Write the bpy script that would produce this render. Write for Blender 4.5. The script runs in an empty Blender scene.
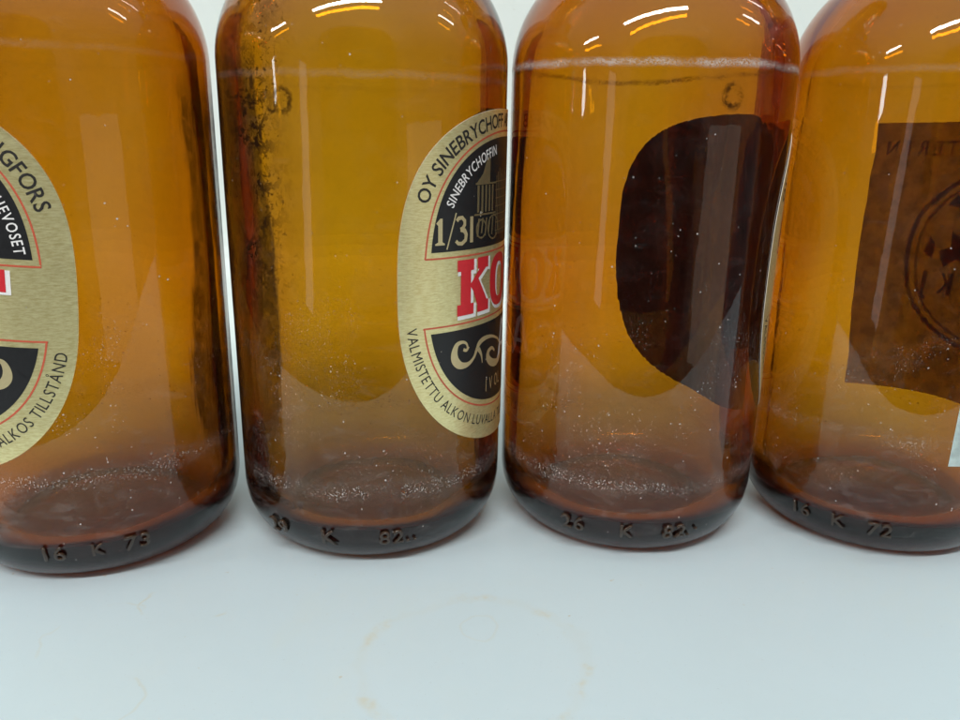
import bpy, bmesh, math, random
from math import sin, cos, pi, radians
from mathutils import Vector, Matrix, noise as mnoise

C = bpy.context.scene.collection
SC = bpy.context.scene
R = 0.0335                      # bottle radius in metres; plans below are in bottle radii

# ------------------------------------------------------------------ camera
cam_d = bpy.data.cameras.new("camera")
cam = bpy.data.objects.new("camera", cam_d); C.objects.link(cam)
cam_d.sensor_width = 36.0
cam_d.lens = 36.0 * 782.555 / 960.0
cam_d.clip_start = 0.005; cam_d.clip_end = 50
CAM_H = 3.00688 * R
pitch, roll = radians(16.3966), radians(1.0342)
fw = Vector((0, cos(pitch), -sin(pitch))); r0 = Vector((1, 0, 0)); u0 = r0.cross(fw)
rx = cos(roll) * r0 + sin(roll) * u0; uy = -sin(roll) * r0 + cos(roll) * u0
M = Matrix((rx, uy, -fw)).transposed().to_4x4(); M.translation = (0, 0, CAM_H)
cam.matrix_world = M
SC.camera = cam

# ------------------------------------------------------------------ node helpers
class NT:
    def __init__(s, tree): s.t = tree; s.n = tree.nodes; s.l = tree.links
    def node(s, kind, **kw):
        n = s.n.new(kind)
        for k, v in kw.items(): setattr(n, k, v)
        return n
    def put(s, sock, v):
        if isinstance(v, bpy.types.NodeSocket): s.l.new(v, sock)
        else: sock.default_value = v
    def math(s, op, a, b=0.0, c=None, clamp=False):
        n = s.node('ShaderNodeMath', operation=op); n.use_clamp = clamp
        s.put(n.inputs[0], a); s.put(n.inputs[1], b)
        if c is not None: s.put(n.inputs[2], c)
        return n.outputs[0]
    def mul(s, a, b): return s.math('MULTIPLY', a, b)
    def add(s, a, b): return s.math('ADD', a, b)
    def ramp(s, x, lo, hi, a=0.0, b=1.0):
        n = s.node('ShaderNodeMapRange'); n.interpolation_type = 'SMOOTHSTEP'
        s.put(n.inputs[0], x); s.put(n.inputs[1], lo); s.put(n.inputs[2], hi); s.put(n.inputs[3], a); s.put(n.inputs[4], b)
        return n.outputs[0]
    def band(s, x, c, w):           # 1 at c falling to 0 at c +- w
        return s.ramp(s.math('ABSOLUTE', s.math('SUBTRACT', x, c)), 0.0, w, 1.0, 0.0)
    def box(s, x, lo, hi, soft):
        return s.mul(s.ramp(x, lo - soft, lo + soft), s.ramp(x, hi - soft, hi + soft, 1.0, 0.0))
    def noise(s, vec, scale, detail=3.0, rough=0.6, dist=0.0):
        n = s.node('ShaderNodeTexNoise'); s.l.new(vec, n.inputs['Vector'])
        n.inputs['Scale'].default_value = scale; n.inputs['Detail'].default_value = detail
        n.inputs['Roughness'].default_value = rough; n.inputs['Distortion'].default_value = dist
        return n.outputs[0]
    def vec(s, x, y, z):
        n = s.node('ShaderNodeCombineXYZ'); s.put(n.inputs[0], x); s.put(n.inputs[1], y); s.put(n.inputs[2], z)
        return n.outputs[0]
    def mixc(s, f, a, b):
        n = s.node('ShaderNodeMix', data_type='RGBA')
        s.put(n.inputs[0], f); s.put(n.inputs[6], a); s.put(n.inputs[7], b)
        return n.outputs[2]

def col(r, g, b): return (r, g, b, 1.0)

# ------------------------------------------------------------------ world: a plain indoor room
W = bpy.data.worlds.new("World"); SC.world = W; W.use_nodes = True
W.node_tree.nodes.clear()
w = NT(W.node_tree)
tc = w.node('ShaderNodeTexCoord'); sp = w.node('ShaderNodeSeparateXYZ'); w.l.new(tc.outputs['Generated'], sp.inputs[0])
wx, wy, wz = sp.outputs
up = w.ramp(wz, 0.0, 0.95)
down = w.ramp(wz, -0.9, 0.0)
lum = w.add(w.add(0.045, w.mul(down, 0.045)), w.mul(up, 0.62))
az = w.math('ARCTAN2', wx, w.math('MULTIPLY', wy, -1.0))          # 0 = towards the viewer's side of the room
fa = w.math('DIVIDE', w.math('SUBTRACT', az, 0.04), 0.50); fz = w.math('DIVIDE', w.math('MAXIMUM', w.math('SUBTRACT', wz, 0.12), 0.0), 0.34)
front = w.ramp(w.add(w.math('POWER', w.math('ABSOLUTE', fa), 3.0), w.math('POWER', fz, 3.0)), 0.75, 1.15, 1.0, 0.0)   # the photographer's dark outline, put into the room's brightness
lum = w.mul(lum, w.math('SUBTRACT', 1.0, w.mul(front, 0.75)))
bgc = w.mixc(up, col(0.98, 1.0, 1.0), col(0.96, 1.0, 0.99))
bg = w.node('ShaderNodeBackground'); w.l.new(bgc, bg.inputs[0]); w.l.new(lum, bg.inputs[1])
wo = w.node('ShaderNodeOutputWorld'); w.l.new(bg.outputs[0], wo.inputs[0])

# ------------------------------------------------------------------ lamps of the room
def direction(az, el):
    a, e = radians(az), radians(el)
    return Vector((sin(a) * cos(e), -cos(a) * cos(e), sin(e)))
TARGET = Vector((0.2 * R, 5.5 * R, 3.0 * R))
def lamp(name, p0, p1, width, radiance, colour=(1, 1, 1)):
    """tube-like rectangular lamp from p0 to p1 facing the bottles"""
    d = bpy.data.lights.new(name, 'AREA'); d.shape = 'RECTANGLE'
    L = (p1 - p0).length
    d.size = L; d.size_y = width; d.color = colour
    d.energy = radiance * pi * L * width
    o = bpy.data.objects.new(name, d); C.objects.link(o)
    mid = (p0 + p1) / 2
    x = (p1 - p0).normalized(); z = mid - TARGET; z = (z - x * z.dot(x)).normalized(); y = z.cross(x)
    m = Matrix((x, y, z)).transposed().to_4x4(); m.translation = mid
    o.matrix_world = m
    return o
def at(az, el, dist): return TARGET + direction(az, el) * dist
# long ceiling tube in front of the shelf, running slightly askew
n15 = Vector((sin(radians(15)), -cos(radians(15)), 0)); t15 = Vector((cos(radians(15)), sin(radians(15)), 0))
cen = TARGET + n15 * 1.0 + Vector((0, 0, 1.245))
lamp("ceiling_tube", cen - t15 * 1.25, cen + t15 * 0.16, 0.09, 62.0, (1.0, 1.0, 0.99))
lamp("side_tube", at(-67, 19, 2.5), at(-56, 26, 2.5), 0.08, 40.0, (1.0, 1.0, 0.99))
lamp("far_tube", at(74, 37, 2.2), at(86, 28.5, 2.2), 0.06, 20.0, (1.0, 0.97, 0.93))
lamp("far_tube", at(103, 15, 2.6), at(111, 11, 2.6), 0.06, 20.0, (1.0, 0.97, 0.93))
lamp("far_tube", at(92, 44, 2.6), at(101, 34, 2.6), 0.04, 12.0, (1.0, 0.97, 0.93))
lamp("bright_gap", at(-62.5, 1.5, 2.5), at(-63.5, 5.0, 2.5), 0.11, 13.0, (0.86, 0.93, 1.0))
lamp("door_gap", at(-41.5, -13, 2.5), at(-39, 4.5, 2.5), 0.24, 0.9, (1.0, 0.95, 0.95))
lamp("window", at(52, -17, 2.5), at(52, 0.5, 2.5), 1.25, 0.45, (1.0, 0.92, 0.80))

SC.view_settings.view_transform = 'Standard'; SC.view_settings.look = 'None'
SC.view_settings.gamma = 1.0; SC.view_settings.exposure = 0.09
cy = SC.cycles
SC.render.engine = 'CYCLES'
cy.max_bounces = 24; cy.transmission_bounces = 22; cy.glossy_bounces = 8; cy.diffuse_bounces = 3; cy.transparent_max_bounces = 16
cy.caustics_reflective = True; cy.caustics_refractive = True; cy.blur_glossy = 0.4
cy.sample_clamp_indirect = 28.0; cy.sample_clamp_direct = 0.0
cy.use_denoising = True
cy.use_adaptive_sampling = True; cy.adaptive_threshold = 0.025; cy.adaptive_min_samples = 24
try: cy.denoiser = 'OPENIMAGEDENOISE'
except Exception: pass

# ------------------------------------------------------------------ object helpers
def link(name, bm, mat, parent=None, smooth=True):
    me = bpy.data.meshes.new(name); bm.to_mesh(me); bm.free()
    o = bpy.data.objects.new(name, me); C.objects.link(o)
    for m in (mat if isinstance(mat, (list, tuple)) else [mat]): me.materials.append(m)
    if smooth: me.polygons.foreach_set('use_smooth', [True] * len(me.polygons))
    if parent: o.parent = parent
    return o

def new_mat(name):
    m = bpy.data.materials.new(name); m.use_nodes = True; m.node_tree.nodes.clear()
    t = NT(m.node_tree); out = t.node('ShaderNodeOutputMaterial')
    return m, t, out

# ------------------------------------------------------------------ setting materials
def table_material():
    m, t, out = new_mat("white_enamel")
    tc = t.node('ShaderNodeTexCoord'); P = tc.outputs['Object']
    s = t.node('ShaderNodeSeparateXYZ'); t.l.new(P, s.inputs[0]); x, y, z = s.outputs
    wob = t.math('SUBTRACT', t.noise(P, 45, 3, 0.6), 0.5)
    patch = t.ramp(t.noise(P, 70, 4, 0.7), 0.50, 0.66)
    def ring(cx, cyy, rad, wd, amp=0.006):
        dx = t.math('SUBTRACT', x, cx); dy = t.math('SUBTRACT', y, cyy)
        d = t.math('SQRT', t.add(t.mul(dx, dx), t.mul(dy, dy)))
        return t.band(t.add(d, t.mul(wob, amp * 2)), rad, wd)
    st = t.mul(ring(0.000, 0.131, 0.0225, 0.0022), t.add(0.15, patch))
    st = t.math('MAXIMUM', st, t.mul(ring(-0.078, 0.138, 0.010, 0.0005, 0.008), t.mul(patch, 0.5)))
    st = t.math('MAXIMUM', st, t.mul(ring(-0.066, 0.1185, 0.006, 0.0005, 0.004), t.mul(patch, 0.55)))
    st = t.math('MAXIMUM', st, t.mul(ring(0.001, 0.142, 0.005, 0.0005, 0.006), 0.35))
    st = t.math('MAXIMUM', st, t.mul(ring(-0.062, 0.150, 0.010, 0.0007, 0.010), t.mul(patch, 0.9)))
    spots = t.ramp(t.noise(P, 330, 2, 0.5), 0.735, 0.78)
    blot = t.ramp(t.noise(P, 26, 5, 0.65), 0.42, 0.75)
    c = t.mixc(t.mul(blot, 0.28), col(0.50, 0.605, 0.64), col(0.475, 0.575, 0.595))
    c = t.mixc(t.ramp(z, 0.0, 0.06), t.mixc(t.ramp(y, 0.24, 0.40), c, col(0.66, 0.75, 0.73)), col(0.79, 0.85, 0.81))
    c = t.mixc(t.mul(st, 0.55), c, col(0.52, 0.495, 0.37))
    dust = t.ramp(t.noise(P, 1500, 2, 0.6), 0.66, 0.74)
    c = t.mixc(t.mul(dust, 0.16), c, col(0.30, 0.30, 0.27))
    c = t.mixc(t.mul(t.ramp(t.noise(P, 14, 6, 0.7, 0.6), 0.50, 0.66), 0.16), c, col(0.56, 0.60, 0.52))
    c = t.mixc(t.mul(spots, 0.5), c, col(0.45, 0.38, 0.25))
    b = t.node('ShaderNodeBsdfPrincipled'); t.l.new(c, b.inputs['Base Color'])
    t.put(b.inputs['Roughness'], t.add(0.30, t.mul(t.noise(P, 60, 4, 0.6), 0.25)))
    b.inputs['IOR'].default_value = 1.45; b.inputs['Specular IOR Level'].default_value = 0.35
    bump = t.node('ShaderNodeBump'); bump.inputs['Strength'].default_value = 0.12; bump.inputs['Distance'].default_value = 0.0006
    t.l.new(t.noise(P, 160, 4, 0.6), bump.inputs['Height']); t.l.new(bump.outputs[0], b.inputs['Normal'])
    t.l.new(b.outputs[0], out.inputs[0]); return m

# one moulded piece: a shelf with a bowed front edge that sweeps up at the back into the white wall panel
Y_WALL, CV = 0.43, 0.05
def front_edge(x): return min(0.034 + 5 * R * (abs(x - 0.8 * R) / ((9 if x < 0.8 * R else 15) * R)) ** 3, Y_WALL - CV - 0.03)
def shelf_profile(x):
    ye = front_edge(x)
    p = [(Y_WALL + 0.02, -0.03), (Y_WALL + 0.02, 0.62), (Y_WALL, 0.62)]
    for k in range(13):
        a = radians(k * 90 / 12); p.append((Y_WALL - CV + CV * cos(a), CV - CV * sin(a)))
    for k in range(9):
        a = radians(90 + k * 90 / 8); p.append((ye + 0.006 + 0.006 * cos(a), -0.006 + 0.006 * sin(a)))
    return p + [(ye, -0.030)]
def build_shelf():
    bm = bmesh.new(); cols = []
    xs = [-0.9 + 0.05 * k for k in range(11)] + [-0.395 + 0.01 * k for k in range(85)] + [0.45 + 0.05 * k for k in range(10)]
    for x in xs: cols.append([bm.verts.new((x, y, z)) for y, z in shelf_profile(x)])
    for A, B in zip(cols, cols[1:]):
        n = len(A)
        for i in range(n):
            j = (i + 1) % n; bm.faces.new((A[i], A[j], B[j], B[i]))
    bm.faces.new(cols[0][::-1]); bm.faces.new(cols[-1])
    bmesh.ops.recalc_face_normals(bm, faces=bm.faces[:])
    o = link("shelf_surface", bm, table_material(), smooth=False); o['kind'] = 'structure'
    return o
build_shelf()

# ------------------------------------------------------------------ bottle glass
def glass_material(name, ring_z=3.41, ring_amt=0.3, low_z=0.61, low_amt=0.8, dirt=0.0, marks=(), stains_reflections=(), seed=0.0, speck=1.0, absorb=1.0, tint=(0.915, 0.768, 0.008)):
    m, t, out = new_mat(name)
    tc = t.node('ShaderNodeTexCoord')
    vm = t.node('ShaderNodeVectorMath', operation='SCALE'); t.l.new(tc.outputs['Object'], vm.inputs[0]); vm.inputs['Scale'].default_value = 1 / R
    P = vm.outputs[0]
    va = t.node('ShaderNodeVectorMath', operation='ADD'); t.l.new(P, va.inputs[0]); va.inputs[1].default_value = (seed * 3.7, seed * 1.3, seed * 5.1)
    Q = va.outputs[0]
    s = t.node('ShaderNodeSeparateXYZ'); t.l.new(P, s.inputs[0]); x, y, z = s.outputs
    rad = t.math('SQRT', t.add(t.mul(x, x), t.mul(y, y)))
    phi = t.math('ARCTAN2', x, t.mul(y, -1.0))
    wz_ = t.math('SUBTRACT', z, 3.41)
    # outer skin only: beyond 0.955 R on the wall, or on the shoulder arc
    sh = t.math('SQRT', t.add(t.math('POWER', t.math('SUBTRACT', rad, 0.216), 2.0), t.math('POWER', t.math('MAXIMUM', wz_, 0.0), 2.0)))
    outer = t.math('GREATER_THAN', sh, 0.745)
    U = t.vec(t.mul(phi, 1.0), seed, z)
    fine = t.noise(Q, 34, 3, 0.75)
    vfine = t.noise(Q, 100, 3, 0.6)
    broad = t.noise(Q, 2.6, 3, 0.6)
    wob = t.mul(t.math('SUBTRACT', t.noise(Q, 5, 3, 0.6), 0.5), 0.05)
    zz = t.add(z, wob)
    ring = t.mul(t.mul(t.band(zz, ring_z, 0.036), t.ramp(vfine, 0.30, 0.62)), t.mul(t.ramp(broad, 0.30, 0.55, 0.25, 1.0), ring_amt * 0.8))
    low = t.mul(t.mul(t.band(zz, low_z, 0.11), t.ramp(vfine, 0.52, 0.68)), t.mul(t.ramp(broad, 0.32, 0.55, 0.15, 1.0), low_amt))
    low2 = t.mul(t.mul(t.box(z, 0.40, 1.9, 0.35), t.ramp(vfine, 0.61, 0.74)), t.mul(t.ramp(broad, 0.47, 0.60, 0.03, 1.0), 0.85 * speck))
    vo = t.node('ShaderNodeTexVoronoi'); t.l.new(Q, vo.inputs['Vector']); vo.inputs['Scale'].default_value = 19.0
    vo.inputs['Randomness'].default_value = 1.0
    pick = t.node('ShaderNodeSeparateColor'); t.l.new(vo.outputs['Color'], pick.inputs[0])
    dots = t.mul(t.ramp(t.add(vo.outputs['Distance'], t.mul(t.math('SUBTRACT', fine, 0.5), 0.35)), 0.03, 0.15, 1.0, 0.0), t.mul(t.ramp(pick.outputs[0], 0.42, 1.0, 0.0, 0.85 * speck), t.ramp(t.add(broad, t.ramp(z, 0.8, 3.2, 0.08, -0.05)), 0.46, 0.60, 0.05, 1.0)))
    # short scratches
    st = t.vec(t.mul(phi, 60.0), seed * 2.0, t.mul(z, 7.0))
    scr = t.mul(t.ramp(t.noise(st, 1.0, 2, 0.6, 0.3), 0.77, 0.80), 0.5 * speck)
    smear = t.mul(t.ramp(t.noise(t.vec(t.mul(phi, 2.2), seed, t.mul(z, 5.0)), 1.6, 6, 0.75, 0.8), 0.50, 0.72), t.ramp(z, 0.5, 1.9, 0.10, 0.02))
    film = t.add(0.003, t.mul(t.ramp(t.noise(Q, 3.5, 5, 0.7), 0.45, 0.75), 0.014))
    white = t.math('MAXIMUM', t.math('MAXIMUM', ring, low), t.math('MAXIMUM', low2, t.math('MAXIMUM', dots, t.math('MAXIMUM', scr, smear))))
    white = t.mul(t.math('MAXIMUM', white, film), outer)
    dark = 0.0
    if dirt:
        reg = t.mul(t.box(phi, -1.12, -0.52, 0.12), t.box(z, 0.9, 4.2, 0.5))
        reg = t.mul(reg, t.ramp(z, 1.3, 2.6, 0.10, 1.0))
        crust = t.mul(t.ramp(t.noise(Q, 10, 7, 0.80, 0.4), 0.49, 0.545), t.ramp(t.noise(Q, 2.2, 3, 0.6), 0.36, 0.50, 0.1, 1.0))
        halo = t.mul(t.ramp(t.noise(Q, 3.2, 6, 0.75), 0.47, 0.68), 0.30)
        core = t.mul(t.box(phi, -0.98, -0.66, 0.10), t.box(z, 1.95, 3.30, 0.25))
        dark = t.mul(t.math('MAXIMUM', t.mul(crust, t.add(t.mul(core, 0.72), t.mul(reg, 0.35))), t.mul(halo, reg)), dirt)
        sp = t.mul(t.ramp(t.noise(Q, 26, 3, 0.6), 0.60, 0.67), t.mul(reg, 0.8))
        dark = t.math('MAXIMUM', dark, sp)
    for (f0, f1, z0, z1, amt) in stains_reflections:      # dried brown residue; on the left bottle a painted dark side reflection; wavy border
        wv = t.add(phi, t.mul(t.math('SUBTRACT', t.noise(Q, 1.6, 4, 0.6), 0.5), 0.30))
        rs = t.mul(t.box(wv, f0, f1, 0.07), t.box(z, z0, z1, 0.25))
        dark = t.math('MAXIMUM', dark, t.mul(rs, t.ramp(t.noise(Q, 6, 5, 0.7), 0.30, 0.60, amt * 0.6, amt)))
    for (mp, mz, mr) in marks:     # small dried drop rings
        dx = t.math('SUBTRACT', phi, mp); dz = t.math('SUBTRACT', z, mz)
        d = t.math('SQRT', t.add(t.mul(dx, dx), t.mul(t.mul(dz, dz), 0.75)))
        rg = t.mul(t.band(t.add(d, t.add(t.mul(wob, 0.5), t.mul(t.math('SUBTRACT', t.noise(Q, 22, 3, 0.7), 0.5), 0.05))), mr, mr * 0.62), t.ramp(t.noise(Q, 11, 3, 0.7), 0.38, 0.60, 0.12, 0.9))
        dark = t.math('MAXIMUM', dark, rg)
    g = t.node('ShaderNodeBsdfGlass'); g.inputs['IOR'].default_value = 1.5; t.put(g.inputs['Roughness'], t.mul(t.math('SUBTRACT', 1.0, outer), t.ramp(z, 0.26, 0.75, 0.26, 0.0)))
    g.inputs['Color'].default_value = col(1, 1, 1)
    bump = t.node('ShaderNodeBump'); bump.inputs['Strength'].default_value = 0.35; bump.inputs['Distance'].default_value = 0.004 * R
    wave = t.add(t.noise(t.vec(t.mul(phi, 5.0), seed, t.mul(z, 0.7)), 1.2, 3, 0.55), t.mul(t.noise(Q, 20, 2, 0.5), 0.05))
    t.l.new(wave, bump.inputs['Height']); t.l.new(bump.outputs[0], g.inputs['Normal'])
    d = t.node('ShaderNodeBsdfDiffuse'); d.inputs[0].default_value = col(0.62, 0.58, 0.55)
    mx = t.node('ShaderNodeMixShader'); t.put(mx.inputs[0], white); t.l.new(g.outputs[0], mx.inputs[1]); t.l.new(d.outputs[0], mx.inputs[2])
    sh_out = mx.outputs[0]
    if not isinstance(dark, float):
        k = t.node('ShaderNodeBsdfDiffuse'); k.inputs[0].default_value = col(0.022, 0.009, 0.004)
        m2 = t.node('ShaderNodeMixShader'); t.put(m2.inputs[0], t.mul(dark, outer)); t.l.new(sh_out, m2.inputs[1]); t.l.new(k.outputs[0], m2.inputs[2])
        sh_out = m2.outputs[0]
    t.l.new(sh_out, out.inputs['Surface'])
    v = t.node('ShaderNodeVolumeAbsorption')
    dens = 800.0 * absorb
    v.inputs['Color'].default_value = col(*tint); v.inputs['Density'].default_value = dens
    t.l.new(v.outputs[0], out.inputs['Volume'])
    return m

def mark_glass():
    m, t, out = new_mat("shaded_glass")
    b = t.node('ShaderNodeBsdfPrincipled'); b.inputs['Base Color'].default_value = col(0.10, 0.064, 0.042)  # the relief's shading put into one dark base colour, not clear glass
    b.inputs['Roughness'].default_value = 0.12; b.inputs['IOR'].default_value = 1.5
    b.inputs['Transmission Weight'].default_value = 0.6
    t.l.new(b.outputs[0], out.inputs['Surface']); return m

S, RHO = 3.41, 0.784
HEEL = [(0.725, 0.0), (0.775, 0.012), (0.835, 0.048), (0.895, 0.108), (0.948, 0.188), (0.984, 0.285), (1.0, 0.40)]
def heel(u):
    """smooth curve through the heel points, u = 0 at the contact ring and 1 at the wall"""
    n = len(HEEL) - 1; x = u * n; i = min(n - 1, int(x)); f = x - i
    g = lambda k: HEEL[max(0, min(n, k))]
    p0, p1, p2, p3 = g(i - 1), g(i), g(i + 1), g(i + 2)
    return tuple(0.5 * (2*b + (c - a)*f + (2*a - 5*b + 4*c - d)*f*f + (3*b - a - 3*c + d)*f**3) for a, b, c, d in zip(p0, p1, p2, p3))
def heel_r(z):
    if z >= 0.40: return 1.0
    for (ra, za), (rb, zb) in zip(HEEL, HEEL[1:]):
        if z <= zb: return ra + (rb - ra) * (z - za) / (zb - za)
def outer_profile():
    """(r, z) from the bottom centre to the mouth rim, in radii"""
    p = [(0.0, 0.060), (0.2, 0.057), (0.4, 0.046), (0.54, 0.030), (0.64, 0.012), (0.69, 0.003), (0.725, 0.0)]
    for k in range(1, 19): p.append(heel(k / 18))
    for k in range(1, 40): p.append((1.0, 0.40 + (S - 0.40) * k / 39))
    amax = radians(56)
    for k in range(1, 19):
        q = amax * k / 18; p.append((1 - RHO + RHO * cos(q), S + RHO * sin(q)))
    r1, z1 = p[-1]
    # sweep smoothly into the neck
    r2, z2 = 0.41, 4.95
    for k in range(1, 15):
        u = k / 14
        h00, h10, h01, h11 = 2*u**3-3*u**2+1, u**3-2*u**2+u, -2*u**3+3*u**2, u**3-u**2
        tx, tz = -sin(amax) * 1.0, cos(amax) * 1.0
        p.append((h00*r1 + h10*tx + h01*r2 + h11*0.0, h00*z1 + h10*tz + h01*z2 + h11*1.1))
    p += [(0.40, 5.10), (0.395, 5.20), (0.40, 5.235), (0.43, 5.26), (0.445, 5.30), (0.445, 5.36), (0.425, 5.39), (0.40, 5.41),
          (0.395, 5.46), (0.40, 5.49), (0.415, 5.51), (0.42, 5.55), (0.41, 5.59), (0.385, 5.615), (0.35, 5.62)]
    return p
def inner_profile():
    """from the rim down to the inner bottom centre"""
    p = [(0.315, 5.60), (0.295, 5.55), (0.29, 5.3), (0.295, 5.0)]
    amax = radians(56); RI = RHO - 0.132
    r1, z1 = 1 - RHO + RI * cos(amax), S + RI * sin(amax)
    r2, z2 = 0.297, 4.95
    q = []
    for k in range(0, 13):
        u = k / 13
        h00, h10, h01, h11 = 2*u**3-3*u**2+1, u**3-2*u**2+u, -2*u**3+3*u**2, u**3-u**2
        q.append((h00*r1 + h10*(-sin(amax)) + h01*r2, h00*z1 + h10*cos(amax) + h01*z2 + h11*1.1))
    p += q[::-1]
    for k in range(17, -1, -1):
        a = amax * k / 18; p.append((1 - RHO + RI * cos(a), S + RI * sin(a)))
    zf, rf = 0.54, 0.868
    for k in range(1, 40): p.append((rf, S + (zf - S) * k / 39))
    for k in range(1, 13):
        a = radians(90 * k / 12); p.append((rf - 0.15 + 0.15 * cos(a), zf - 0.28 * sin(a)))
    p += [(0.58, 0.238), (0.46, 0.242), (0.32, 0.25), (0.16, 0.258), (0.0, 0.262)]
    return p

def bottle_mesh(seed):
    bm = bmesh.new(); SEG = 160
    rows = []
    po, pi_ = outer_profile(), inner_profile()
    for idx, (r, z) in enumerate(po + pi_):
        inner = idx >= len(po)
        if r == 0.0:
            rows.append([bm.verts.new((0, 0, z * R))]); continue
        row = []
        for s in range(SEG):
            a = 2 * pi * s / SEG
            rr, zz = r, z
            v = Vector((cos(a) * 1.5 + seed * 9.1, sin(a) * 1.5, z * 0.8))
            if inner:
                rr = r + 0.022 * mnoise.noise(v) * min(1, r / 0.8) * min(1, max(0, (5.0 - z)))
                if z < 0.6: zz = z + 0.020 * mnoise.noise(Vector((r * cos(a) * 1.6 + seed * 9.1, r * sin(a) * 1.6, 3.0)))
            else:
                rr = r + 0.0022 * mnoise.noise(v * 1.1 + Vector((0, 7, 0))) if z > 0.1 else r
            row.append(bm.verts.new((rr * R * cos(a), rr * R * sin(a), zz * R)))
        rows.append(row)
    for A, B in zip(rows, rows[1:]):
        if len(A) == 1:
            for s in range(SEG): bm.faces.new((A[0], B[(s+1) % SEG], B[s]))
        elif len(B) == 1:
            for s in range(SEG): bm.faces.new((A[s], A[(s+1) % SEG], B[0]))
        else:
            for s in range(SEG):
                j = (s+1) % SEG; bm.faces.new((A[s], A[j], B[j], B[s]))
    bmesh.ops.recalc_face_normals(bm, faces=bm.faces[:])
    return bm

# ------------------------------------------------------------------ label plane -> cylinder
# flat art is laid out in (u, v): u = arc length round the bottle from the label's centre, v = height, both in radii
TILT, RISE = 0.0, 0.0
def turn(u, h):
    c, s = cos(TILT), sin(TILT); q = h - VC
    return u * c + q * s, VC - u * s + q * c + RISE
def bend(bm, phi0, rad, z0=0.0):
    for v in bm.verts:
        u, h, d = v.co; u, h = turn(u, h)
        a = phi0 + u; rr = (rad + d) * R
        v.co = Vector((rr * sin(a), -rr * cos(a), (h + z0) * R))

def slice_x(bm, step=0.045):
    xs = [v.co.x for v in bm.verts]
    if not xs: return
    x = math.floor(min(xs) / step) * step + step
    while x < max(xs):
        bmesh.ops.bisect_plane(bm, geom=bm.verts[:] + bm.edges[:] + bm.faces[:], plane_co=(x, 0, 0), plane_no=(1, 0, 0), dist=1e-6)
        x += step

def sheet(bm, lo, hi, vs, n=48):
    """fill between u = lo(v) and hi(v) for every row of vs"""
    prev = None
    for v in vs:
        a, b = lo(v), hi(v)
        row = [bm.verts.new((a + (b - a) * i / n, v, 0)) for i in range(n + 1)]
        if prev:
            for i in range(n): bm.faces.new((prev[i], prev[i+1], row[i+1], row[i]))
        prev = row

VC = 1.97
def half_w(v, a, b_top, b_bot, nt=2.85, nb=2.5):
    b, n = (b_top, nt) if v >= VC else (b_bot, nb)
    q = abs(v - VC) / b
    return a * max(0.0, 1 - q ** n) ** (1 / n) if q < 1 else 0.0
def rows(v0, v1, n=60):          # denser towards both ends
    return [v0 + (v1 - v0) * (0.5 - 0.5 * cos(pi * k / n)) for k in range(n + 1)]

def poly(bm, pts):
    vs = [bm.verts.new((p[0], p[1], 0)) for p in pts]
    try: f = bm.faces.new(vs)
    except ValueError: return
    f.normal_update()
    if f.normal.z < 0: f.normal_flip()

def stroke(bm, pts, w):
    """ribbon along pts, width w (number or function of 0..1)"""
    n = len(pts); L = []; Rr = []
    for i, p in enumerate(pts):
        a = Vector(pts[max(0, i-1)]); b = Vector(pts[min(n-1, i+1)])
        t = (b - a); t = t.normalized() if t.length > 0 else Vector((1, 0)); nn = Vector((-t.y, t.x))
        ww = (w(i / (n - 1)) if callable(w) else w) / 2
        q = Vector(p); L.append(bm.verts.new((*(q + nn * ww), 0))); Rr.append(bm.verts.new((*(q - nn * ww), 0)))
    for i in range(n - 1): bm.faces.new((Rr[i], Rr[i+1], L[i+1], L[i]))

# text outlines from the built-in font
_glyph = {}
def text_mesh(body, extrude=0.0, bevel=0.0, offset=0.0, res=3, space=1.0):
    key = (body, extrude, bevel, offset)
    if key not in _glyph:
        c = bpy.data.curves.new("t", 'FONT'); c.body = body; c.size = 1.0
        c.extrude = extrude; c.bevel_depth = bevel; c.bevel_resolution = 2; c.space_character = space; c.resolution_u = res; c.offset = offset
        o = bpy.data.objects.new("t", c); C.objects.link(o)
        dg = bpy.context.evaluated_depsgraph_get(); dg.update()
        me = bpy.data.meshes.new_from_object(o.evaluated_get(dg))
        _glyph[key] = ([tuple(v.co) for v in me.vertices], [tuple(p.vertices) for p in me.polygons])
        bpy.data.objects.remove(o); bpy.data.curves.remove(c); bpy.data.meshes.remove(me)
    return _glyph[key]
def width(body):
    v = text_mesh(body)[0]; return max(p[0] for p in v) - min(p[0] for p in v) if v else 0
def adv(ch): return width('H' + ch + 'H') - width('HH')
def put_glyph(bm, ch, pos, ang, size, sx=1.0, offset=0.0, centre=True):
    vs, fs = text_mesh(ch, offset=offset)
    if not vs: return
    x0 = min(p[0] for p in vs); x1 = max(p[0] for p in vs); mid = (x0 + x1) / 2
    cs, sn = cos(ang), sin(ang); nv = []
    for (x, y, z) in vs:
        a = (x - mid) * size * sx; b = y * size
        nv.append(bm.verts.new((pos[0] + a * cs - b * sn, pos[1] + a * sn + b * cs, 0)))
    for f in fs:
        try: bm.faces.new([nv[i] for i in f])
        except ValueError: pass

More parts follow.
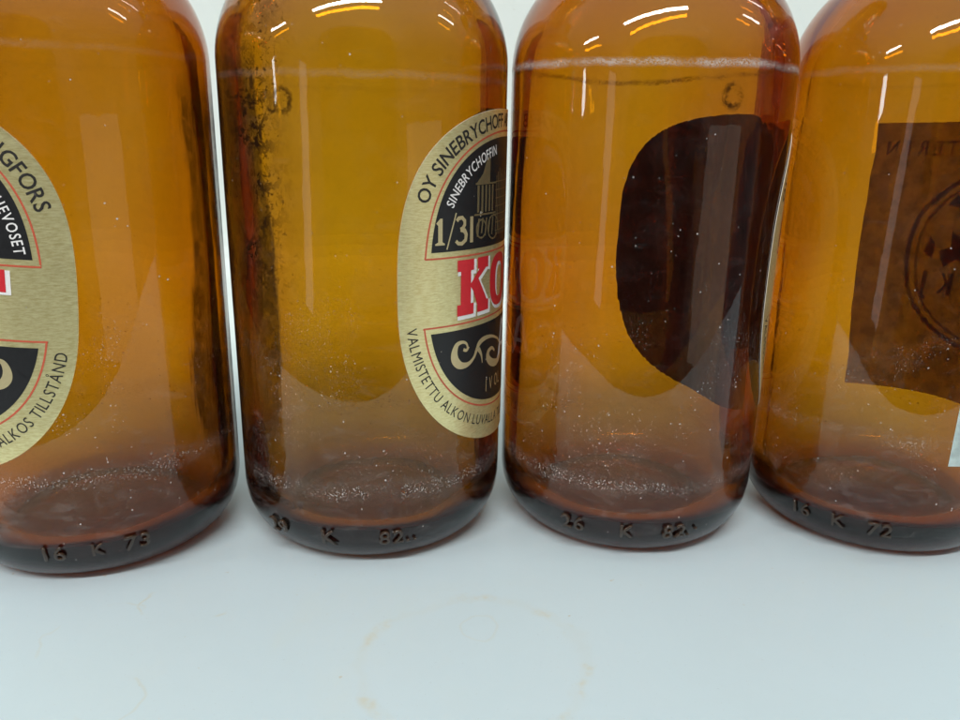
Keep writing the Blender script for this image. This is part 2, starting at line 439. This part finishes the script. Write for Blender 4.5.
def path_text(bm, body, path, size, sx=0.85, start=None, end=None, offset=0.0):
    """letters standing on a polyline, spread between arc lengths start and end (whole path by default)"""
    seg = [0.0]
    for a, b in zip(path, path[1:]): seg.append(seg[-1] + math.hypot(b[0]-a[0], b[1]-a[1]))
    s0 = 0.0 if start is None else start; s1 = seg[-1] if end is None else end
    ad = [adv(ch) * size * sx for ch in body]; tot = sum(ad)
    k = (s1 - s0) / tot; s = s0
    for ch, a in zip(body, ad):
        c = s + a * k / 2; s += a * k
        i = max(0, min(len(seg) - 2, next((j for j in range(len(seg) - 1) if seg[j+1] >= c), len(seg) - 2)))
        f = (c - seg[i]) / (seg[i+1] - seg[i]); p, q = path[i], path[i+1]
        if ch != ' ':
            put_glyph(bm, ch, (p[0] + (q[0]-p[0])*f, p[1] + (q[1]-p[1])*f), math.atan2(q[1]-p[1], q[0]-p[0]), size, sx, offset)

def plen(p): return sum(math.hypot(b[0]-a[0], b[1]-a[1]) for a, b in zip(p, p[1:]))
def arch(a, b, n, v_start, v_end, top=True, cnt=160):
    """superellipse path; the top goes left to right over the crown, the bottom left to right under it"""
    out = []
    for k in range(cnt + 1):
        th = pi - pi * k / cnt
        x = a * math.copysign(abs(cos(th)) ** (2 / n), cos(th)); y = b * abs(sin(th)) ** (2 / n)
        out.append((x, VC + y if top else VC - y))
    lim = (lambda p: p[1] >= (v_start if p[0] < 0 else v_end)) if top else (lambda p: p[1] <= (v_start if p[0] < 0 else v_end))
    return [p for p in out if lim(p)]

# ------------------------------------------------------------------ label materials
def foil_material():
    m, t, out = new_mat("gold_foil_paper")
    tc = t.node('ShaderNodeTexCoord'); P = tc.outputs['Object']
    s = t.node('ShaderNodeSeparateXYZ'); t.l.new(P, s.inputs[0]); x, y, z = s.outputs
    phi = t.math('ARCTAN2', x, t.mul(y, -1.0))
    br = t.noise(t.vec(t.mul(phi, 60.0), 0.0, t.mul(z, 9000.0)), 0.3, 3, 0.7)
    gr = t.noise(P, 1900, 2, 0.6)
    big = t.noise(P, 60, 4, 0.6)
    c = t.mixc(t.ramp(br, 0.3, 0.7), col(0.76, 0.65, 0.29), col(0.94, 0.86, 0.47))
    c = t.mixc(t.mul(t.ramp(big, 0.55, 0.75), 0.25), c, col(0.48, 0.36, 0.15))
    nick = t.mul(t.ramp(t.noise(P, 480, 3, 0.7), 0.70, 0.75), t.ramp(t.noise(P, 70, 2, 0.5), 0.5, 0.62))
    c = t.mixc(t.mul(nick, 0.8), c, col(0.72, 0.68, 0.58))
    b = t.node('ShaderNodeBsdfPrincipled'); t.l.new(c, b.inputs['Base Color'])
    b.inputs['Metallic'].default_value = 0.62
    t.put(b.inputs['Roughness'], t.add(0.22, t.mul(br, 0.22)))
    bump = t.node('ShaderNodeBump'); bump.inputs['Strength'].default_value = 0.5; bump.inputs['Distance'].default_value = 0.00006
    t.l.new(t.add(t.add(br, t.mul(gr, 0.6)), t.mul(big, 16.0)), bump.inputs['Height']); t.l.new(bump.outputs[0], b.inputs['Normal'])
    t.l.new(b.outputs[0], out.inputs[0]); return m
def paper_back_material(name, colour, trans=0.0):
    m, t, out = new_mat(name)
    tc = t.node('ShaderNodeTexCoord'); P = tc.outputs['Object']
    c = t.mixc(t.ramp(t.noise(P, 240, 5, 0.7), 0.35, 0.7), col(*colour), col(*[q * 0.72 for q in colour]))
    d = t.node('ShaderNodeBsdfDiffuse'); t.l.new(c, d.inputs[0])
    if trans:
        tr = t.node('ShaderNodeBsdfTranslucent'); t.l.new(c, tr.inputs[0])
        mx = t.node('ShaderNodeMixShader'); mx.inputs[0].default_value = trans
        t.l.new(d.outputs[0], mx.inputs[1]); t.l.new(tr.outputs[0], mx.inputs[2]); t.l.new(mx.outputs[0], out.inputs[0])
    else: t.l.new(d.outputs[0], out.inputs[0])
    return m
def ink_material(name, colour, rough=0.4, metal=0.0, wear=0.0):
    m, t, out = new_mat(name)
    tc = t.node('ShaderNodeTexCoord'); P = tc.outputs['Object']
    b = t.node('ShaderNodeBsdfPrincipled')
    nz = t.noise(P, 900, 3, 0.7)
    c = t.mixc(t.mul(t.ramp(nz, 0.4, 0.7), 0.25), col(*colour), col(*[min(1, q * 1.25 + 0.01) for q in colour]))
    if wear:
        c = t.mixc(t.mul(t.ramp(t.noise(P, 420, 2, 0.5), 0.735, 0.76), wear), c, col(0.55, 0.5, 0.4))
    t.l.new(c, b.inputs['Base Color'])
    t.put(b.inputs['Roughness'], t.add(rough, t.mul(nz, 0.15))); b.inputs['Metallic'].default_value = metal
    t.l.new(b.outputs[0], out.inputs[0]); return m
FOIL = foil_material()
BACK = paper_back_material("paper_back", (0.25, 0.13, 0.07), 0.10)
EDGE = ink_material("paper_edge", (0.80, 0.76, 0.66), 0.6)
BLACK = ink_material("black_ink", (0.012, 0.012, 0.013), 0.38, 0.0, 0.9)
BLACKT = ink_material("black_lettering", (0.02, 0.018, 0.015), 0.45)
RED = ink_material("red_ink", (0.62, 0.025, 0.035), 0.35)
REDL = ink_material("red_line_ink", (0.55, 0.10, 0.05), 0.4)
WHITE = ink_material("white_ink", (0.82, 0.80, 0.78), 0.45)
GOLDI = ink_material("gold_ink", (0.72, 0.61, 0.34), 0.35, 0.6)
BROWNI = ink_material("dull_gold_ink", (0.26, 0.20, 0.10), 0.4, 0.5)

def label_body(bm, lo, hi, vs, n, phi0, z0=0.0, r_in=1.0035, r_out=1.0075):
    """closed thin sheet: outer face slot 0, inner face slot 1, edge slot 2"""
    prev = None; first = None; grid = []
    for v in vs:
        a, b = lo(v), hi(v); grid.append([turn(a + (b-a)*i/n, v) for i in range(n+1)])
    def skin(rad):
        out = []
        for g in grid:
            out.append([bm.verts.new((rad*R*sin(phi0+u), -rad*R*cos(phi0+u), (v+z0)*R)) for u, v in g])
        return out
    A, B = skin(r_out), skin(r_in); m = len(grid)
    for j in range(m-1):
        for i in range(n):
            f = bm.faces.new((A[j][i], A[j][i+1], A[j+1][i+1], A[j+1][i])); f.material_index = 0
            f = bm.faces.new((B[j][i], B[j+1][i], B[j+1][i+1], B[j][i+1])); f.material_index = 1
    def strip(P, Q):                       # rim with its own vertices, so the corner stays crisp
        p = [bm.verts.new(v.co) for v in P]; q = [bm.verts.new(v.co) for v in Q]
        for k in range(len(p) - 1):
            f = bm.faces.new((p[k], p[k+1], q[k+1], q[k])); f.material_index = 2
    strip([A[j][0] for j in range(m)], [B[j][0] for j in range(m)])
    strip([B[j][n] for j in range(m)], [A[j][n] for j in range(m)])
    strip(B[0], A[0]); strip(A[m-1], B[m-1])

def spiral(cx, cy, r0, r1, a0, a1, n=26, sy=1.0):
    return [(cx + (r0+(r1-r0)*k/n)*cos(a0+(a1-a0)*k/n), cy + sy*(r0+(r1-r0)*k/n)*sin(a0+(a1-a0)*k/n)) for k in range(n+1)]

def curve(P, n=7):
    """smooth line through the points"""
    out = []; m = len(P) - 1; g = lambda k: P[max(0, min(m, k))]
    for i in range(m):
        for k in range(n):
            f = k / n
            out.append(tuple(0.5 * (2*b + (c - a)*f + (2*a - 5*b + 4*c - d)*f*f + (3*b - a - 3*c + d)*f**3) for a, b, c, d in zip(g(i-1), g(i), g(i+1), g(i+2))))
    return out + [P[-1]]
def oval_label(root, phi0):
    """gold oval label: sheet, two black panels, thin red outlines, lettering, big red name, scrolls, engraving"""
    hw = lambda v: half_w(v, 1.12, 1.165, 1.165)
    vs = rows(VC - 1.1645, VC + 1.1645, 72)
    bm = bmesh.new(); label_body(bm, lambda v: -hw(v), lambda v: hw(v), vs, 56, phi0)
    lab = link("paper_label", bm, [FOIL, BACK, EDGE], root)
    L1, L2, L3 = 1.0088, 1.0100, 1.0112
    def art(name, bm, mat, rad, step=0.045):
        slice_x(bm, step); bend(bm, phi0, rad); return link(name, bm, mat, lab)
    # black panels
    up = lambda v: half_w(v, 0.900, 0.985, 0.985)
    bm = bmesh.new(); sheet(bm, lambda v: -up(v), lambda v: up(v), rows(2.235, VC + 0.9845, 40), 40); bend(bm, phi0, L1); link("black_panel", bm, BLACK, lab)
    dn = lambda v: half_w(v, 0.912, 0.90, 0.875, 2.7, 2.6)
    bm = bmesh.new(); sheet(bm, lambda v: -dn(v), lambda v: dn(v), rows(VC - 0.8745, 1.70, 40), 40); bend(bm, phi0, L1); link("black_panel", bm, BLACK, lab)
    # red hairlines round both panels
    bm = bmesh.new()
    pth = arch(0.940, 1.022, 2.7, 2.2, 2.2, True, 220); pth = [(-0.937, 2.195)] + pth + [(0.937, 2.195), (0.30, 2.195), (-0.30, 2.195), (-0.937, 2.195)]
    stroke(bm, pth, 0.011)
    art("border_line", bm, REDL, L1)
    bm = bmesh.new()
    pth = arch(0.952, 0.915, 2.6, 1.74, 1.74, False, 220); pth = [(-0.950, 1.74)] + pth + [(0.950, 1.74), (0.30, 1.74), (-0.30, 1.74), (-0.950, 1.74)]
    stroke(bm, pth, 0.011)
    art("border_line", bm, REDL, L1)
    # lettering on the gold rim
    bm = bmesh.new()
    pa = arch(0.990, 1.050, 2.7, 2.53, 2.50, True, 300); ln = plen(pa)
    path_text(bm, "OY SINEBRYCHOFF AB", pa, 0.128, 0.92, 0.0, ln * 0.505, 0.014)
    art("lettering", bm, BLACKT, L1); bm = bmesh.new()
    path_text(bm, "HELSINGFORS", pa, 0.128, 0.92, ln * 0.675, ln, 0.014)
    art("lettering", bm, BLACKT, L1); bm = bmesh.new()
    path_text(bm, "VALMISTETTU ALKON LUVALLA TILLVERKAD MED ALKOS TILLST\u00c5ND", arch(1.075, 1.062, 2.45, 1.76, 1.68, False, 300), 0.102, 0.82)
    art("lettering", bm, BLACKT, L1)
    # lettering inside the black panels
    bm = bmesh.new()
    pa = arch(0.815, 0.885, 2.7, 2.50, 2.25, True, 300)
    path_text(bm, "SINEBRYCHOFFIN", pa, 0.092, 0.80, 0.0, 0.60, 0.012)
    art("lettering", bm, WHITE, L2); bm = bmesh.new()
    ln = plen(pa)
    path_text(bm, "KOHEVOSET", pa, 0.088, 0.80, ln - 0.455, ln, 0.012)
    art("lettering", bm, WHITE, L2)
    bm = bmesh.new()
    # "1/3 l"
    poly(bm, [(x - 0.024, y) for x, y in [(-0.835,2.42),(-0.805,2.45),(-0.788,2.45),(-0.788,2.30),(-0.770,2.29),(-0.770,2.28),(-0.842,2.28),(-0.842,2.29),(-0.82,2.30),(-0.82,2.405)]])
    stroke(bm, [(-0.778, 2.25), (-0.705, 2.48)], 0.010)
    stroke(bm, [(x + 0.036, y) for x, y in [(-0.735,2.428),(-0.72,2.445),(-0.69,2.447),(-0.667,2.425),(-0.667,2.40),(-0.685,2.378),(-0.705,2.372)]], 0.026)
    stroke(bm, [(x + 0.036, y) for x, y in [(-0.70,2.374),(-0.668,2.362),(-0.652,2.335),(-0.658,2.30),(-0.69,2.279),(-0.722,2.282),(-0.742,2.30)]], lambda q: 0.034 - 0.012*q)
    stroke(bm, [(-0.565, 2.45), (-0.565, 2.28)], 0.030)
    art("lettering", bm, GOLDI, L2); bm = bmesh.new()
    # class line
    for i, ch in enumerate("IV OL"): put_glyph(bm, ch, (-0.36 + (0, .075, .12, .175, .245)[i], 1.185), 0, 0.135, 0.62)
    art("lettering", bm, GOLDI, L2)
    # big red name with white relief
    def name_shapes(bm, dx, dy, grow):
        g = grow
        def q(pts, ox): poly(bm, [(ox + dx + x, 1.795 + dy + y) for x, y in pts])
        h, wd, sf = 0.375, 0.32, 0.075
        # K
        ox = -0.69
        q([(0-g,0-g),(0.155+g,0-g),(0.155+g,sf+g),(0.125+g,sf+g),(0.125+g,h-sf-g),(0.155+g,h-sf-g),(0.155+g,h+g),(0-g,h+g),(0-g,h-sf-g),(0.03-g,h-sf-g),(0.03-g,sf+g),(0-g,sf+g)], ox)
        q([(0.115-g,0.20),(0.215-g,h-sf),(0.195-g,h-sf-g),(0.195-g,h+g),(0.325+g,h+g),(0.325+g,h-sf-g),(0.295+g,h-sf),(0.205+g,0.235),(0.31+g,sf+g),(0.335+g,sf+g),(0.335+g,0-g),(0.195-g,0-g),(0.195-g,sf*0.7),(0.15,0.155)], ox)
        # O
        ox = -0.33
        N = 40
        def el(a, b, k): 
            th = 2*pi*k/N; return (ox+dx+0.155+a*math.copysign(abs(cos(th))**0.8, cos(th)), 1.795+dy+h/2+b*math.copysign(abs(sin(th))**0.8, sin(th)))
        oA = [bm.verts.new((*el(0.16+g, h/2+g, k), 0)) for k in range(N)]; oB = [bm.verts.new((*el(0.068-g, 0.125-g, k), 0)) for k in range(N)]
        for k in range(N): bm.faces.new((oA[k], oA[(k+1)%N], oB[(k+1)%N], oB[k]))
        # F F
        for ox in (0.035, 0.420):
            q([(0-g,0-g),(0.175+g,0-g),(0.175+g,sf+g),(0.135+g,sf+g),(0.135+g,h+g),(0-g,h+g),(0-g,h-sf-g),(0.03-g,h-sf-g),(0.03-g,sf+g),(0-g,sf+g)], ox)
            q([(0.136,h-sf-g),(0.265-g,h-sf-g),(0.265-g,h-0.135),(0.32+g,h-0.135),(0.32+g,h+g),(0.136,h+g)], ox)
            q([(0.136,0.145-g),(0.19-g,0.145-g),(0.19-g,0.115-g),(0.235+g,0.115-g),(0.235+g,0.265+g),(0.19-g,0.265+g),(0.19-g,0.225+g),(0.136,0.225+g)], ox)
    bm = bmesh.new(); name_shapes(bm, 0.016, -0.016, 0.012); art("raised_letters", bm, WHITE, L2)
    bm = bmesh.new(); name_shapes(bm, 0.0, 0.0, 0.0); art("raised_letters", bm, RED, L3)
    # scrolls left and right in the lower panel, big gold letter between
    for sgn in (-1, 1):
        bm = bmesh.new()
        def mir(pts): return [(-sgn * 1.0 * x if sgn > 0 else x, y) for x, y in pts]
        sw = lambda pts, wf: stroke(bm, [(x if sgn < 0 else -x, y) for x, y in pts], wf)
        sw(curve([(-0.586,1.555),(-0.601,1.592),(-0.64,1.610),(-0.689,1.598),(-0.711,1.542),(-0.70,1.487),(-0.653,1.447),(-0.584,1.443),(-0.524,1.476),(-0.49,1.529),(-0.455,1.572),(-0.38,1.590),(-0.274,1.578),(-0.158,1.535)]),
           lambda q: 0.016 + 0.046*math.exp(-((q-0.38)/0.16)**2) + 0.022*math.exp(-((q-0.78)/0.12)**2))
        sw(curve([(-0.630,1.556),(-0.60,1.546),(-0.580,1.568)]), 0.022)
        sw(curve([(-0.158,1.535),(-0.075,1.460),(-0.090,1.390),(-0.18,1.362),(-0.28,1.386),(-0.338,1.433),(-0.333,1.479),(-0.277,1.492),(-0.225,1.460)]),
           lambda q: 0.018 + 0.040*sin(pi*q)**2)
        sw(curve([(-0.47,1.53),(-0.434,1.478),(-0.42,1.415)]), lambda q: 0.030*(1-q)+0.006)
        art("scroll", bm, GOLDI, L2, 0.06)
    bm = bmesh.new()
    stroke(bm, [(-0.16,1.36),(-0.12,1.40),(-0.085,1.52),(-0.055,1.66)], lambda q: 0.05-0.02*q); stroke(bm, [(-0.055,1.66),(0.0,1.62),(0.05,1.42),(0.10,1.36)], 0.05)
    stroke(bm, [(-0.10,1.47),(0.03,1.47)], 0.03)
    art("raised_letters", bm, WHITE, L2)
    # engraved dray in dull gold
    bm = bmesh.new()
    poly(bm, [(-0.52,2.66),(-0.45,2.72),(-0.40,2.82),(-0.36,2.82),(-0.36,2.66)])
    for k in range(5):
        x = -0.50 + 0.045*k; stroke(bm, [(x, 2.47), (x, 2.645)], 0.022); stroke(bm, [(x-0.004, 2.31+0.02*(k%2)), (x+0.012, 2.43)], 0.017)
    stroke(bm, [(-0.54,2.455),(-0.27,2.455)], 0.012); stroke(bm, [(-0.53,2.655),(-0.27,2.655)], 0.012)
    for k in range(9): stroke(bm, [(-0.26+0.03*k, 2.30), (-0.255+0.028*k, 2.70+0.012*((k*7)%5))], 0.010)
    for k in range(7): stroke(bm, [(-0.27, 2.33+0.055*k), (0.06, 2.335+0.055*k)], 0.007)
    stroke(bm, [(-0.46+0.055*cos(2*pi*k/20), 2.36+0.06*sin(2*pi*k/20)) for k in range(21)], 0.012)
    stroke(bm, [(-0.30+0.08*cos(2*pi*k/20), 2.36+0.08*sin(2*pi*k/20)) for k in range(21)], 0.012)
    art("engraving", bm, BROWNI, L2)
    return lab

def wrap_label(root, phi0):
    """pale blue rectangular paper label that wraps most of the bottle, dark print showing through from behind"""
    h0, h1, hwid = 0.81, 3.125, 1.51
    cy = new_cyan
    bm = bmesh.new(); label_body(bm, lambda v: -hwid, lambda v: hwid, [h0 + (h1-h0)*k/24 for k in range(25)], 90, phi0)
    lab = link("paper_label", bm, [cy, CYBACK, CYEDGE], root)
    bm = bmesh.new()
    def oval(a, b, wd): stroke(bm, [(a*math.copysign(abs(cos(2*pi*k/90))**0.85, cos(2*pi*k/90)), 2.03 + b*math.copysign(abs(sin(2*pi*k/90))**0.85, sin(2*pi*k/90))) for k in range(91)], wd)
    oval(1.12, 0.80, 0.035); oval(1.05, 0.74, 0.018)
    for k, ch in enumerate("STEREN"): put_glyph(bm, ch, (0.80 + 0.11*k, 2.86), 0, 0.17, 0.8, 0.012)
    for k, ch in enumerate("KJ"): put_glyph(bm, ch, (0.78 + 0.17*k, 1.72), 0, 0.26, 0.8, 0.015)
    for k, ch in enumerate("ESTE"): put_glyph(bm, ch, (0.52 + 0.075*k, 1.13), 0, 0.12, 0.8, 0.01)
    poly(bm, [(0.60,1.98),(0.66,2.18),(0.80,2.26),(0.78,2.12),(0.88,2.08),(0.82,1.95),(0.72,2.02)])
    poly(bm, [(0.92,2.0),(0.90,2.12),(0.97,2.20),(1.0,2.06)])
    poly(bm, [(0.55,2.42),(0.58,2.52),(0.80,2.55),(0.86,2.46),(0.70,2.44)])
    slice_x(bm, 0.05); bend(bm, phi0, 1.0088); link("print", bm, CYINK, lab)
    return lab
new_cyan = paper_back_material("pale_blue_paper", (0.76, 0.94, 0.93), 0.42)
CYBACK = paper_back_material("thin_paper_back", (0.95, 0.66, 0.40), 0.68)
CYEDGE = ink_material("blue_paper_edge", (0.7, 0.8, 0.78), 0.6)
CYINK = ink_material("dark_print", (0.05, 0.04, 0.05), 0.6)

MARK = mark_glass()
def heel_marks(root, items, zc=0.262):
    """raised mould figures on the heel; items = (text, phi, tilt, size)"""
    bm = bmesh.new()
    for body, ph, size in items:
        vs, fs = text_mesh(body, extrude=0.015, bevel=0.048, offset=-0.028, space=1.18)
        x0 = min(p[0] for p in vs); x1 = max(p[0] for p in vs); y0 = min(p[1] for p in vs)
        nv = []
        for (x, y, z) in vs:
            a = ph + (x - (x0+x1)/2) * size; hgt = zc + (y - 0.35) * size
            rr = heel_r(max(hgt, 0.0))
            rr += 0.0025 + (z + 0.07) * size * 1.25
            nv.append(bm.verts.new((rr*R*sin(a), -rr*R*cos(a), hgt*R)))
        for f in fs:
            try: bm.faces.new([nv[i] for i in f])
            except ValueError: pass
    bmesh.ops.remove_doubles(bm, verts=bm.verts[:], dist=1e-7)
    return link("date_mark", bm, MARK, root)

GROUP = "amber beer bottles in a row"
def bottle(x, y, label, mat, seed):
    o = bpy.data.objects.new("beer_bottle", None); C.objects.link(o)
    n = math.hypot(x, y); fx, fy = -x / n, -y / n
    o.location = (x * R, y * R, 0.0004); o.rotation_euler = (0, 0, math.atan2(fx, -fy))
    o.empty_display_size = 0.02
    o['label'] = label; o['category'] = 'bottle'; o['group'] = GROUP
    link("glass_body", bottle_mesh(seed), mat, o)
    return o

b1 = bottle(-2.877, 5.518, "amber bottle at the left with the right half of a gold oval label facing us",
            glass_material("amber_glass_a", ring_amt=0.10, low_z=0.80, low_amt=0.6, stains_reflections=((1.26, 1.9, 0.45, 3.25, 0.85),), seed=1.0, speck=1.2, absorb=1.03), 1)  # dark side band: the neighbour's reflection put into the colour
TILT, RISE = 0.075, 0.05
oval_label(b1, -1.14)
TILT, RISE = 0.0, 0.0
heel_marks(b1, [("16", -0.36, 0.155), ("K", -0.09, 0.13), ("73", 0.15, 0.16)], 0.29)

b2 = bottle(-0.841, 5.834, "amber bottle with black mould specks and the left half of a gold oval label",
            glass_material("amber_glass_b", ring_z=3.30, ring_amt=0.14, low_amt=0.80, dirt=1.0, tint=(0.908, 0.784, 0.008), stains_reflections=((-2.0, -1.17, 0.55, 3.45, 0.85),), marks=((-0.52, 3.14, 0.055), (-0.60, 3.12, 0.035)), seed=2.0), 2)
oval_label(b2, 1.29)
heel_marks(b2, [("29", -0.76, 0.165), ("K", -0.33, 0.17), ("82..", 0.16, 0.165)])

b3 = bottle(1.192, 6.001, "amber bottle with scuffed shoulder ring and dark back of its label showing through",
            glass_material("amber_glass_c", ring_amt=0.95, low_amt=0.75, marks=((0.53, 3.22, 0.055),), seed=3.0, speck=1.15), 3)
oval_label(b3, radians(128) )
heel_marks(b3, [("26", -0.33, 0.165), ("K", 0.075, 0.16), ("82.\u00b7", 0.47, 0.165)])

b4 = bottle(3.256, 6.022, "amber bottle at the right with a square pale blue paper label showing brown from behind",
            glass_material("amber_glass_d", ring_amt=0.16, low_z=0.95, low_amt=0.5, seed=4.0), 4)
wrap_label(b4, 2.01)
heel_marks(b4, [("16", -0.42, 0.15), ("K", -0.14, 0.15), ("72", 0.14, 0.16)], 0.27)
